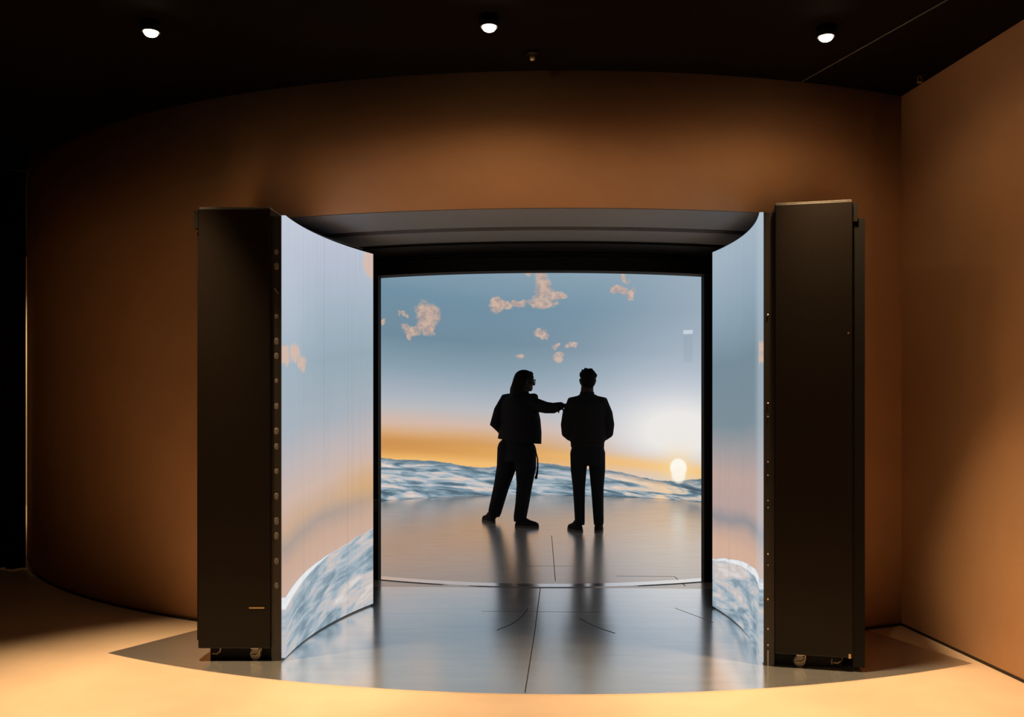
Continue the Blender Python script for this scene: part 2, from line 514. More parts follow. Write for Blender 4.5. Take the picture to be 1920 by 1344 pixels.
# a thin panel joint on the ceiling
p0 = Vector((2.14, 3.98, CEIL)); p1 = Vector((1.56, 5.70, CEIL))
e = (p1 - p0).normalized()
obj('panel_joint', obox(bmesh.new(), (p0 + p1) / 2 - Vector((0, 0, 0.002)), e, Vector((0, 0, 1)).cross(e), Vector((0, 0, 1)), 1.3, 0.003, 0.002), 'slot', ce)

phi0 = math.asin(HALF / RD)
bm = bmesh.new()
NC, NO = 160, 24
angs = [-phi0 + 2 * phi0 * i / NO for i in range(NO)] + [phi0 + (2 * PI - 2 * phi0) * i / NC for i in range(NC)]
cols = []
for a in angs:
    cols.append({(r, z): bm.verts.new((D[0] + r * math.sin(a), D[1] - r * math.cos(a), z)) for r in (RD, RD - 0.12) for z in (0.0, HEAD, CEIL)})
for i in range(len(cols)):
    p, q = cols[i], cols[(i + 1) % len(cols)]
    for r in (RD, RD - 0.12):
        bm.faces.new((p[r, HEAD], q[r, HEAD], q[r, CEIL], p[r, CEIL]))
        if i >= NO: bm.faces.new((p[r, 0.0], q[r, 0.0], q[r, HEAD], p[r, HEAD]))
    zb = HEAD if i < NO else 0.0
    for z in (zb, CEIL):
        bm.faces.new((p[RD, z], q[RD, z], q[RD - 0.12, z], p[RD - 0.12, z]))
for i in (0, NO):
    p = cols[i]
    bm.faces.new((p[RD, 0.0], p[RD, HEAD], p[RD - 0.12, HEAD], p[RD - 0.12, 0.0]))
struct('wall_front', bm, 'plaster', 'convex tan plaster wall of the drum with a wide opening in it', 'wall', smooth=False)
for p in bpy.data.objects['wall_front'].data.polygons:
    p.use_smooth = abs(p.normal.z) < 0.5
bm = bmesh.new()
arc(bm, D, RD - 0.01, RD + 0.008, -PI / 2 + phi0, -PI / 2 + PI * 0.75, 0.0, 0.016, 60)
arc(bm, D, RD - 0.01, RD + 0.008, -PI / 2 - PI * 0.75, -PI / 2 - phi0, 0.0, 0.016, 60)
struct('shadow_gap_front', bm, 'gap', 'thin dark strip for the shaded gap along the foot of the curved tan wall', 'shadow_gap')  # dark strip in place of the shadow gap under the drum wall

# right wall, from the drum towards the camera
rw0, rw1 = Vector((2.31, 5.92, 0)), Vector((3.49, -2.95, 0))
e = (rw1 - rw0).normalized(); nrm = Vector((-e.y, e.x, 0))
nrm = nrm if nrm.x > 0 else -nrm
bm = prism(bmesh.new(), [(rw0.x, rw0.y), (rw1.x, rw1.y), (rw1.x + nrm.x * 0.15, rw1.y + nrm.y * 0.15), (rw0.x + nrm.x * 0.15, rw0.y + nrm.y * 0.15)], 0, CEIL)
struct('wall_right', bm, 'plaster', 'flat tan plaster side wall meeting the curved wall in a corner', 'wall')
bm = prism(bmesh.new(), [(rw0.x + 0.005, rw0.y), (rw1.x, rw1.y), (rw1.x - nrm.x * 0.008, rw1.y - nrm.y * 0.008), (rw0.x - nrm.x * 0.008 + 0.005, rw0.y - nrm.y * 0.008)], 0, 0.016)
struct('shadow_gap_right', bm, 'gap', 'thin dark strip for the shaded gap along the foot of the flat side wall', 'shadow_gap')  # shade of the gap under the side wall, put in as a dark strip
bm = box(bmesh.new(), -7.15, -7.0, -2.95, 16.9, 0, CEIL)
struct('wall_left', bm, 'pale', 'pale wall of the corridor behind the black curtain', 'wall')
bm = box(bmesh.new(), -7.15, 3.6, -2.98, -2.9, 0, CEIL)
struct('wall_back', bm, 'black', 'black wall behind the photographer', 'wall')

# dark boards in front of the opening
pts = []
for i in range(41):
    x = -2.46 + (2.36 + 2.46) * i / 40
    pts.append((x, 4.44 + 5.03 - math.sqrt(5.03 ** 2 - x * x)))
pts += [(2.02, 5.80), (HALF - 0.03, 5.85), (HALF - 0.03, 6.945), (-HALF + 0.03, 6.945), (-HALF + 0.03, 5.85), (-2.03, 5.80)]
stage = struct('stage_floor', prism(bmesh.new(), pts, 0.0, FT), 'stage', 'dark glossy board floor with a curved front edge before the opening', 'floor')
bm = bmesh.new()
pts = []
a_s = math.asin(1.93 / 3.42)
for i in range(97):
    a = -PI / 2 + a_s + (2 * PI - 2 * a_s) * i / 96
    pts.append((C[0] + 3.42 * math.cos(a), C[1] + 3.42 * math.sin(a)))
pts += [(-1.90, 6.947), (1.90, 6.947)]
inner = struct('inner_floor', prism(bm, pts, 0.0, FT), 'inner', 'dark board floor inside the round video room', 'floor')

def seam(par, pts, wd=0.004, mat='seam', name='board_seam', z=FT):
    bm = bmesh.new()
    L, Rr = [], []
    for i, p in enumerate(pts):
        q0, q1 = Vector(pts[max(i - 1, 0)]), Vector(pts[min(i + 1, len(pts) - 1)])
        d = (q1 - q0).normalized(); n = Vector((-d.y, d.x))
        L.append(Vector(p) + n * wd / 2); Rr.append(Vector(p) - n * wd / 2)
    prism(bm, [tuple(v) for v in L] + [tuple(v) for v in reversed(Rr)], z - 0.001, z + 0.0006)
    return obj(name, bm, mat, par)
seam(stage, [(0.0, 6.93), (-0.035, 5.6), (-0.075, 4.46)], 0.006)
seam(stage, [(-0.4, 6.16), (0.4, 6.16)], 0.004)
seam(stage, [(0.93, 6.30), (1.12, 5.90)], 0.005)
seam(stage, [(-.085, 6.25), (-.11, 6.08), (-.15, 5.91), (-.20, 5.78), (-.27, 5.66)], 0.010, name='scuff_mark')
seam(stage, [(.262, 5.98), (.30, 5.87), (.346, 5.78), (.40, 5.69), (.46, 5.61)], 0.010, name='scuff_mark')
seam(inner, [(0.12, 9.6), (0.12, 7.2)], 0.006)
seam(inner, [(-0.15, 7.85), (0.28, 7.85)], 0.006)
seam(inner, [(0.62, 7.42), (1.09, 7.42), (1.12, 7.05)], 0.008)

a_t = math.asin(1.34 / 3.33)
bm = arc(bmesh.new(), C, 3.23, 3.35, -PI / 2 - a_t, -PI / 2 + a_t, FT, FT + 0.005, 40)
tag(obj('threshold_strip', bm, 'strip'), 'bright curved metal strip across the floor between the two door posts', 'threshold strip')

# the doorway's lining: posts, lintel, soffit panels
door = tag(bpy.data.objects.new('door_1', None), 'black lined doorway through the thick curved wall into the video room', 'doorway', None, 'structure')
COL.objects.link(door); door.location = (0, 6.4, 0)
for sgn in (-1, 1):
    x0, x1 = sorted((sgn * 1.293, sgn * (HALF - 0.02)))
    bm = box(bmesh.new(), x0, x1, 7.20, 7.33, FT, 2.62)
    obj('door_post', bm, 'black', door)
    x0, x1 = sorted((sgn * (HALF - 0.03), sgn * (HALF + 0.02)))
    obj('side_lining', box(bmesh.new(), x0, x1, 5.88, 7.42, FT, HEAD + 0.04), 'black', door)
a_l = math.asin((HALF - 0.02) / 3.42)
li = obj('lintel', arc(bmesh.new(), C, 3.28, 3.42, -PI / 2 - a_l, -PI / 2 + a_l, 2.425, CEIL - 0.005, 48), 'black', door)
for z, r in ((2.545, 3.445), (2.520, 3.437)):
    obj('rail', arc(bmesh.new(), C, 3.41, r, -PI / 2 - a_t, -PI / 2 + a_t, z, z + 0.007, 40), 'blackmetal', li)
def soffit(r0, r1, z0, z1, mat, name):
    # annular sector clipped to the width of the opening
    bm = bmesh.new(); out = []
    for r in (r1, r0):
        a = math.asin((HALF - 0.03) / r)
        row = [(r * math.sin(-a + 2 * a * i / 40), D[1] - r * math.cos(-a + 2 * a * i / 40)) for i in range(41)]
        out += row if r == r1 else row[::-1]
    obj(name, prism(bm, out, z0, z1), mat, door)
soffit(4.775, RD - 0.004, HEAD - 0.004, HEAD + 0.05, 'soffit', 'soffit_panel')
soffit(4.635, 4.777, HEAD + 0.03, HEAD + 0.06, 'black', 'soffit_groove')
soffit(4.22, 4.637, HEAD - 0.002, HEAD + 0.05, 'soffit', 'soffit_panel')
soffit(3.70, 4.222, HEAD - 0.02, HEAD + 0.05, 'black', 'soffit_panel')
# control plate on the left post
cp = thing('control_plate', 'small black control plate low on the left door post', 'switch plate', (-1.31, 7.2, 0.64))
obj('plate', box(bmesh.new(), -1.360, -1.300, 7.190, 7.20, 0.55, 0.65), 'edge', cp)
obj('key_slot', box(bmesh.new(), -1.333, -1.326, 7.187, 7.191, 0.575, 0.625), 'slot', cp)
obj('plate_edge', box(bmesh.new(), -1.360, -1.300, 7.187, 7.191, 0.646, 0.651), 'slot', cp)

# the round video wall
a_v = math.asin(1.66 / RC)
vw = thing('video_wall', 'huge round video wall showing sunset sky over a choppy sea', 'video wall', (0, C[1] + RC, FT))
bm = arc(bmesh.new(), C, RC, RC + 0.02, PI / 2, PI / 2 + 0.01, 0, 1, 1); bm.free()
bm = bmesh.new()
n = 160; L = bm.loops.layers.uv.new('wall'); rows = []
for i in range(n + 1):
    a = (PI - a_v) * (-1 + 2 * i / n)
    rows.append((a * RC, [bm.verts.new((C[0] + r * math.sin(a), C[1] + r * math.cos(a), z)) for r, z in ((RC, FT + 0.004), (RC, CEIL - 0.004), (RC + 0.03, CEIL - 0.004), (RC + 0.03, FT + 0.004))]))
for i in range(n):
    (s0, p), (s1, q) = rows[i], rows[i + 1]
    for j in range(4):
        k = (j + 1) % 4
        f = bm.faces.new((p[j], q[j], q[k], p[k]))
        for l in f.loops: l[L].uv = (s0 if l.vert in p else s1, l.vert.co.z)
bm.faces.new(rows[0][1]); bm.faces.new(rows[-1][1][::-1])
obj('screen', bm, 'cave', vw)
obj('backing', arc(bmesh.new(), C, RC + 0.032, RC + 0.06, PI / 2 - (PI - a_v - 0.02), PI / 2 + (PI - a_v - 0.02), FT, CEIL - 0.004, 120), 'black', vw)

# ------------------------------------------------------------------ the two swung-out door leaves
def leaf(name, label, c, near, far, pic, slots, cap_marks, left):
    sg = 1 if far > near else -1
    pn = Vector((c[0] + RC * math.cos(near), c[1] + RC * math.sin(near), 0))
    er = Vector((math.cos(near), math.sin(near), 0))               # from the screen towards the back of the leaf
    et = Vector((-math.sin(near), math.cos(near), 0)) * (-sg)      # out of the free end, towards the camera
    Z = Vector((0, 0, 1))
    t = thing(name, label, 'screen door', (pn.x + er.x * 0.2, pn.y + 0.6, FT))
    top = 2.463
    bm = arc(bmesh.new(), c, RC, RC + 0.022, near, far, 0.022, top, 40, 'wall')
    obj('screen', bm, pic, t)
    ed = obj('edge_frame', arc(bmesh.new(), c, RC + 0.0225, RC + 0.078, near, far, FT, top - 0.005, 40), 'edge', t)
    bd = obj('cabinet_body', arc(bmesh.new(), c, RC + 0.080, RC + 0.478, near - sg * 0.004, far, 0.078, 2.50, 40), 'blackmetal', t)
    md = bd.modifiers.new('bevel', 'BEVEL'); md.width = 0.006; md.segments = 2; md.limit_method = 'ANGLE'
    obj('top_cover', arc(bmesh.new(), c, RC + 0.085, RC + 0.470, near - sg * 0.003, far, 2.501, 2.507, 40), 'steel', t)
    obj('plinth', arc(bmesh.new(), c, RC + 0.080, RC + 0.43, near + sg * 0.012, far - sg * 0.012, FT, 0.077, 30), 'black', t)
    if left:
        bp = obj('back_panel', arc(bmesh.new(), c, RC + 0.479, RC + 0.489, near + sg * 0.001, far, 0.12, 2.37, 40), 'black', t)
    else:
        bp = obj('back_panel', arc(bmesh.new(), c, RC + 0.479, RC + 0.538, near - sg * 0.0015, far, 0.03, 2.405, 40), 'black', t)
    P = lambda r, tt, z: pn + er * r + et * tt + Z * z
    bk = bmesh.new()
    obox(bk, P(0.491, -0.02, 2.44), er, et, Z, 0.011, 0.03, 0.05)
    obj('hook_bracket', bk, 'black', t)
    for (z, w, hgt, kind) in slots:
        bm = bmesh.new()
        base = P(0.050 if left else 0.045, 0.0, z)
        if kind == 'oval':
            tube(bm, [base + Z * -max(hgt - w, 0.001), base + Z * max(hgt - w, 0.001)], w, 12, axis=et, sx=0.12)
            obj('fixing_slot', bm, 'slot', ed, True)
        elif kind == 'bar':
            obox(bm, base, er, et, Z, w, 0.002, hgt); obj('edge_plate', bm, 'steel', ed)
        elif kind == 'tilt':
            q = Z * 0.8 + er * 0.6; q.normalize()
            obox(bm, base, q.cross(et), et, q, w, 0.002, hgt); obj('fixing_slot', bm, 'slot', ed)
        else:
            tube(bm, [base - et * 0.001, base + et * 0.003], w, 12, flat=True)
            obj('screw', bm, kind, ed, True)
    for (r, z, w, hgt, mat) in cap_marks:
        bm = obox(bmesh.new(), P(r, 0.0145, z), er, et, Z, w, 0.0012, hgt)
        obj('handle_slot' if w > 0.02 else 'rivet', bm, mat, bd)
    # casters under the free end and the hinge end
    for (r, tt) in ((0.172 if left else 0.21, -0.028), (0.40, -0.06)):
        k = obj('caster', box(bmesh.new(), -0.022, 0.022, -0.022, 0.022, 0, 0.010), 'steel', t)
        k.data.transform(Matrix.Translation(t.location))
        base = P(r, tt, 0) - t.location
        k.location = (base.x, base.y, 0.068 - FT)
        wh = bmesh.new()
        rings = [(0.012, -0.011), (0.029, -0.011), (0.031, -0.006), (0.031, 0.006), (0.029, 0.011), (0.012, 0.011)]
        m = lathe(wh, rings)
        bmesh.ops.rotate(wh, verts=wh.verts[:], cent=(0, 0, 0), matrix=Matrix.Rotation(PI / 2, 3, 'X'))
        o = obj('wheel', wh, 'rubber'); o.parent = k; o.location = (0.0, 0, -0.031)
        fk = bmesh.new()
        for s2 in (-1, 1):
            tube(fk, [(0.028, s2 * 0.015, 0), (0.026, s2 * 0.015, -0.022), (0.006, s2 * 0.015, -0.036), (-0.016, s2 * 0.015, -0.034)], 0.0045, 8)
        o = obj('fork', fk, 'brass', None, True); o.parent = k
    return t

R_ = math.radians
CL, CR = (1.944, 5.056), (-2.094, 5.63)
a0 = math.atan2(4.96 - CL[1], -1.405 - CL[0]) % (2 * PI); a1 = math.atan2(6.30 - CL[1], -1.167 - CL[0])
zl = lambda y: EYE + (748 - y) / 343
lslots = [(zl(470), .012, .016, 'oval'), (zl(497), .013, .02, 'oval'), (zl(544), .004, .02, 'tilt'), (zl(592), .011, .013, 'oval'),
          (zl(639), .013, .02, 'oval'), (zl(667), .013, .019, 'oval'), (zl(714), .010, .013, 'oval'), (zl(762), .012, .018, 'oval'), (zl(809), .014, .02, 'oval'),
          (zl(838), .012, .018, 'oval'), (zl(885), .012, .016, 'oval'), (zl(932), .013, .019, 'oval'), (zl(979), .013, .021, 'oval'),
          (zl(1007), .013, .021, 'oval'), (zl(1055), .013, .018, 'oval'), (zl(1101), .011, .017, 'oval')]
leaf('screen_door', 'swung-out curved screen door beside the black curtain, grey slots down its edge', CL, a0, a1, 'ldoor', lslots,
     [(0.155, zl(1142), 0.042, 0.0035, 'brass')], True)
a0 = math.atan2(-0.67, 1.187 - CR[0]); a1 = math.atan2(0.67, 1.187 - CR[0])
rs = [(zl(y), .005, 0, m) for y, m in ((592, 'steel'), (756, 'brass'), (781, 'slot'), (865, 'slot'), (890, 'slot'), (937, 'slot'), (950, 'slot'),
                                       (1036, 'steel'), (1057, 'slot'), (1120, 'brass'), (1175, 'steel'), (1205, 'brass'))]
rs.append((zl(1229), .003, .042, 'bar'))
leaf('screen_door', 'swung-out curved screen door nearest the corner of the tan walls', CR, a0, a1, 'rdoor', rs,
     [(0.455, zl(628), 0.004, 0.004, 'brass'), (0.462, zl(1215), 0.006, 0.012, 'brass')], False)

# ------------------------------------------------------------------ ceiling fittings
for (lx, ly), lb in zip(LAMPS, ('round ceiling downlight nearest the black curtain', 'round ceiling downlight high above the middle of the opening',
                                'round ceiling downlight nearest the right-hand wall corner')):
    t = thing('downlight', lb, 'ceiling light', (lx, ly, CEIL), 'recessed downlights in the black ceiling')
    bm = lathe(bmesh.new(), [(0.050, 0.0), (0.050, -0.050), (0.047, -0.056), (0.040, -0.056), (0.038, -0.040)], (lx, ly, CEIL))
    obj('housing', bm, 'black', t, True)
    bm = bmesh.new()
    ell(bm, (lx, ly, LZ), Vector((1, 0, 0)), Vector((0, 1, 0)), Vector((0, 0, 1)), 0.036, 0.036, 0.024)
    obj('bulb', bm, 'lamp', t, True)
t = thing('smoke_detector', 'small dark detector on the black ceiling beside the middle downlight', 'smoke detector', (-0.045, 5.07, CEIL))
obj('base', lathe(bmesh.new(), [(0.035, 0), (0.035, -0.012), (0.026, -0.02)], (-0.045, 5.07, CEIL)), 'blackmetal', t, True)
obj('sensor_tip', lathe(bmesh.new(), [(0.016, -0.02), (0.016, -0.04), (0.008, -0.05)], (-0.045, 5.07, CEIL)), 'brass', t, True)
t = thing('sprinkler', 'small dark sprinkler on the ceiling by the wall corner', 'sprinkler', (2.27, 5.50, CEIL))
obj('escutcheon', lathe(bmesh.new(), [(0.03, 0), (0.028, -0.008), (0.012, -0.010)], (2.27, 5.50, CEIL)), 'blackmetal', t, True)
bm = bmesh.new()
for k in (-1, 1): tube(bm, [(2.27 + k * 0.004, 5.5, CEIL - 0.01), (2.27 + k * 0.014, 5.5, CEIL - 0.03), (2.27, 5.5, CEIL - 0.045)], 0.003, 8)
lathe(bm, [(0.018, -0.047), (0.018, -0.044)], (2.27, 5.50, CEIL))
obj('deflector', bm, 'brass', t, True)

# black curtain at the far left
bm = bmesh.new()
n = 220; top, bot = [], []
for layer in (0, 1):
    for zz, row in ((3.385, top), (0.012, bot)):
        row.append([])
        for i in range(n + 1):
            x = -6.95 + (6.95 - 4.388) * i / n
            y = 7.56 + 0.045 * math.sin(x * 34) + 0.02 * math.sin(x * 81 + 1.0) + layer * 0.01
            row[layer].append(bm.verts.new((x, y, zz)))
for layer in (0, 1):
    for i in range(n):
        bm.faces.new((bot[layer][i], bot[layer][i + 1], top[layer][i + 1], top[layer][i]))
for i in range(n):
    bm.faces.new((bot[0][i], bot[0][i + 1], bot[1][i + 1], bot[1][i])); bm.faces.new((top[0][i], top[0][i + 1], top[1][i + 1], top[1][i]))
bm.faces.new((bot[0][0], top[0][0], top[1][0], bot[1][0])); bm.faces.new((bot[0][n], top[0][n], top[1][n], bot[1][n]))
tag(obj('curtain', bm, 'curtain', None, True), 'black pleated curtain hanging from ceiling to floor, light showing past its edge', 'curtain')

# ------------------------------------------------------------------ people
X, Y, Z = Vector((1, 0, 0)), Vector((0, 1, 0)), Vector((0, 0, 1))
V = lambda *a: Vector(a)

def hand(bm, wrist, d, nrm, thumb, curl=0.35, s=1.0):
    """Palm and five bent fingers: d = way the fingers go, nrm = back of the hand, thumb = side of the thumb."""
    d = d.normalized(); nrm = (nrm - d * nrm.dot(d)).normalized()
    th = d.cross(nrm); th = th if th.dot(thumb) > 0 else -th
    palm = wrist + d * 0.052 * s
    ell(bm, palm, d, th, nrm, 0.055 * s, 0.042 * s, 0.016 * s, 16, 10)
    tube(bm, [wrist - d * 0.03, wrist, palm], [0.028 * s, 0.027 * s, 0.022 * s], 12)
    for k, ln in enumerate((0.072, 0.080, 0.074, 0.058)):
        off = (0.031 - 0.0205 * k) * s
        p = palm + d * (0.043 - 0.004 * abs(k - 1)) * s + th * off
        pts = [p - d * 0.02 * s]
        ang = curl * 0.35
        for seg in (0.45, 0.32, 0.23):
            dd = d * math.cos(ang) - nrm * math.sin(ang) + th * (0.06 - 0.05 * k)
            pts.append(pts[-1] + dd * (ln * seg * s + (0.02 * s if seg == 0.45 else 0)))
            ang += curl
        tube(bm, pts, [0.0095 * s, 0.009 * s, 0.0082 * s, 0.0072 * s], 10)
    p = palm - d * 0.028 * s + th * 0.026 * s - nrm * 0.004 * s
    dd = (d * 0.62 + th * 0.72 - nrm * 0.22).normalized()
    e2 = (d * 0.9 + th * 0.34 - nrm * 0.35).normalized()
    tube(bm, [p - dd * 0.01, p + dd * 0.034 * s, p + dd * 0.034 * s + e2 * 0.03 * s, p + dd * 0.034 * s + e2 * 0.052 * s], [0.014 * s, 0.011 * s, 0.0095 * s, 0.008 * s], 10)

def head(bm, c, f, s=1.0, up=None):
    """Head with face; c = middle of the skull, f = where it looks."""
    u = up or Z
    f = (f - u * f.dot(u)).normalized(); r = f.cross(u)
    P = lambda a, b, d: c + f * a * s + r * b * s + u * d * s
    ell(bm, P(-0.012, 0, 0.030), f, r, u, 0.096 * s, 0.075 * s, 0.088 * s)
    ell(bm, P(0.020, 0, -0.035), f, r, u, 0.070 * s, 0.062 * s, 0.082 * s)
    ell(bm, P(0.058, 0, -0.088), f, r, u, 0.030 * s, 0.030 * s, 0.022 * s)          # chin
    for b in (-1, 1):
        tube(bm, [P(-0.01, b * 0.060, -0.045), P(0.055, b * 0.022, -0.092)], 0.018 * s, 10)      # jaw
        ell(bm, P(0.060, b * 0.036, -0.022), f, r, u, 0.026 * s, 0.024 * s, 0.020 * s, 14, 8)    # cheek
        ell(bm, P(0.078, b * 0.032, 0.002), f, r, u, 0.012 * s, 0.014 * s, 0.010 * s, 12, 8)     # eye
        tube(bm, [P(0.086, b * 0.012, 0.020), P(0.078, b * 0.050, 0.022)], 0.009 * s, 10)        # brow
        e2 = (f * -0.35 + r * b).normalized()
        ell(bm, P(-0.008, b * 0.078, -0.010), e2.cross(u), e2, u, 0.020 * s, 0.010 * s, 0.033 * s, 14, 10)   # ear
        ell(bm, P(-0.016, b * 0.086, 0.004), e2.cross(u), e2, u, 0.016 * s, 0.008 * s, 0.022 * s, 12, 8)
    tube(bm, [P(0.088, 0, 0.008), P(0.102, 0, -0.016), P(0.110, 0, -0.032)], [0.009 * s, 0.011 * s, 0.013 * s], 12)  # nose
    for b in (-1, 1): ell(bm, P(0.100, b * 0.010, -0.036), f, r, u, 0.010 * s, 0.009 * s, 0.008 * s, 10, 8)
    tube(bm, [P(0.080, -0.022, -0.064), P(0.091, 0, -0.061), P(0.080, 0.022, -0.064)], 0.006 * s, 10)     # lips
    tube(bm, [P(0.078, -0.018, -0.072), P(0.088, 0, -0.073), P(0.078, 0.018, -0.072)], 0.007 * s, 10)

def shoe(name, heel, d, par, ln=0.27, wd=0.046):
    """Upper and sole of a low shoe standing on the boards; d = way the toe points."""
    d = V(d[0], d[1], 0).normalized(); r = d.cross(Z)
    h = V(heel[0], heel[1], FT)
    bm = bmesh.new()
    stack(bm, [(h + d * (ln * 0.5) + Z * 0.024, ln * 0.49, wd * 0.95), (h + d * (ln * 0.5) + Z * 0.045, ln * 0.485, wd * 0.97),
               (h + d * (ln * 0.47) + Z * 0.064, ln * 0.42, wd * 0.86), (h + d * (ln * 0.36) + Z * 0.084, ln * 0.29, wd * 0.74),
               (h + d * (ln * 0.29) + Z * 0.104, ln * 0.21, wd * 0.78), (h + d * (ln * 0.27) + Z * 0.118, ln * 0.175, wd * 0.84)], d, r, 28, 2.5)
    up = obj(name, bm, 'shoe', par, True)
    bm = bmesh.new()
    pts = []
    for k in range(36):
        a = 2 * PI * k / 36
        ca, sa = math.cos(a), math.sin(a)
        q = (abs(ca) ** 2.5 + abs(sa) ** 2.5) ** -0.4
        waist = 1.0 - 0.12 * math.exp(-((ca + 0.1) * 3) ** 2)
        p = h + d * (ln * 0.5 + ln * 0.5 * ca * q) + r * wd * 1.06 * sa * q * waist
        pts.append((p.x, p.y))
    prism(bm, pts, FT, FT + 0.027)
    obj('sole', bm, 'sole', up)
    bm = bmesh.new()
    for k in range(4):
        p = h + d * (ln * (0.46 + 0.07 * k)) + Z * (0.092 - 0.008 * k)
        tube(bm, [p - r * 0.024, p + Z * 0.006, p + r * 0.024], 0.003, 8)
    obj('laces', bm, 'cloth2', up)
    return up

def finish(bm, name, mat, par, vox=0.008, smooth=4, cuts=()):
    b = fuse(bm, vox, smooth)
    for p, n in cuts: cut(b, p, n)
    return obj(name, b, mat, par, True)

# ---- person with long hair, one arm stretched out to the other's shoulder
O = V(-0.292, 10.35, 0)
def A(x, y, z): return O + V(x, y, z)
f = V(0.80, 0.60, 0); r = V(0.60, -0.80, 0)                   # the way the chest faces, its right-hand side
hf = V(0.95, 0.31, 0)
sr, el_r, wr_r = A(0.165, -0.115, 1.425), A(0.355, -0.265, 1.355), A(0.535, -0.375, 1.375)
slf, el_l, wr_l = A(-0.085, 0.165, 1.415), A(-0.205, 0.070, 1.165), A(-0.030, 0.250, 1.075)
bm = bmesh.new()
head(bm, A(0.118, 0.02, 1.648), hf, 1.0)
tube(bm, [A(0.06, 0.02, 1.44), A(0.085, 0.02, 1.50), A(0.10, 0.02, 1.57)], [0.080, 0.068, 0.062], 16)
stack(bm, [(A(0.02, 0.0, 0.90), 0.15, 0.11), (A(0.03, 0.0, 1.05), 0.14, 0.105), (A(0.045, 0.01, 1.25), 0.165, 0.12),
           (A(0.05, 0.01, 1.38), 0.175, 0.11), (A(0.055, 0.015, 1.45), 0.13, 0.08), (A(0.06, 0.02, 1.48), 0.07, 0.06)], r, f)
for pts, rd in (([A(0.06, 0.02, 1.42), sr, el_r, wr_r], [0.07, 0.055, 0.042, 0.028]),
                ([A(0.05, 0.03, 1.42), slf, el_l, wr_l], [0.07, 0.055, 0.042, 0.028]),
                ([A(0.075, -0.04, 0.90), A(0.112, -0.065, 0.47), A(0.065, -0.145, 0.10)], [0.085, 0.055, 0.038]),
                ([A(-0.06, 0.06, 0.90), A(-0.160, 0.140, 0.45), A(-0.240, 0.235, 0.10)], [0.085, 0.055, 0.038]),
                ([A(0.065, -0.145, 0.10), A(0.115, -0.155, 0.06), A(0.20, -0.175, 0.045)], [0.036, 0.036, 0.028]),
                ([A(-0.240, 0.235, 0.10), A(-0.262, 0.275, 0.06), A(-0.30, 0.355, 0.045)], [0.036, 0.036, 0.028])):
    tube(bm, pts, rd, 16)
hand(bm, wr_r, V(0.60, -0.26, 0.05), V(-0.2, -0.35, 0.9), V(0.3, 0.9, 0.0), 0.22)
hand(bm, wr_l, V(0.75, 0.55, -0.2), V(-0.5, 0.7, 0.3), V(0.2, 0.1, 1.0), 0.45)
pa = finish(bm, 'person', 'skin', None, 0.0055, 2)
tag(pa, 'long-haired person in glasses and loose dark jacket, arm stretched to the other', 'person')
# jacket: open at the front, square hem
bm = bmesh.new()
stack(bm, [(A(0.048, 0.0, 0.86), 0.340, 0.200), (A(0.048, 0.0, 0.95), 0.325, 0.196), (A(0.062, 0.0, 1.08), 0.300, 0.195), (A(0.058, 0.0, 1.22), 0.290, 0.188),
           (A(0.052, 0.005, 1.33), 0.270, 0.172), (A(0.048, 0.01, 1.41), 0.250, 0.150), (A(0.05, 0.015, 1.475), 0.190, 0.118),
           (A(0.062, 0.02, 1.505), 0.095, 0.082)], r, f, 32, 2.2)
tube(bm, [A(0.03, 0.06, 1.43), slf, A(-0.155, 0.125, 1.30), el_l, A(-0.13, 0.15, 1.10), wr_l], [0.10, 0.108, 0.096, 0.086, 0.078, 0.058], 18)
tube(bm, [A(0.06, -0.01, 1.425), sr + V(0.0, 0, 0.0), A(0.245, -0.19, 1.385), el_r, A(0.44, -0.315, 1.350), wr_r - V(0.02, -0.01, 0)], [0.10, 0.090, 0.076, 0.066, 0.060, 0.045], 18)
for k in range(7):                                            # folds in the sleeve and back
    t0 = A(0.20 + 0.055 * k, -0.150 - 0.036 * k, 1.40 - 0.008 * k)
    tube(bm, [t0 + V(-0.01, -0.055, 0.035), t0 + V(0.012, -0.072, -0.02), t0 + V(0.02, -0.045, -0.055)], 0.012, 8)
ell(bm, A(0.215, -0.14, 1.475), X, Y, Z, 0.055, 0.06, 0.040)   # cloth bunched on the raised shoulder
finish(bm, 'jacket', 'cloth', pa, 0.009, 4, [(A(0.32, 0, 0.945), V(-0.10, 0, -1.0))])
# collar
bm = bmesh.new()
stack(bm, [(A(0.066, 0.02, 1.465), 0.108, 0.092), (A(0.078, 0.02, 1.515), 0.092, 0.084), (A(0.084, 0.02, 1.535), 0.078, 0.074)], r, f, 28)
obj('collar', bm, 'cloth', pa, True)
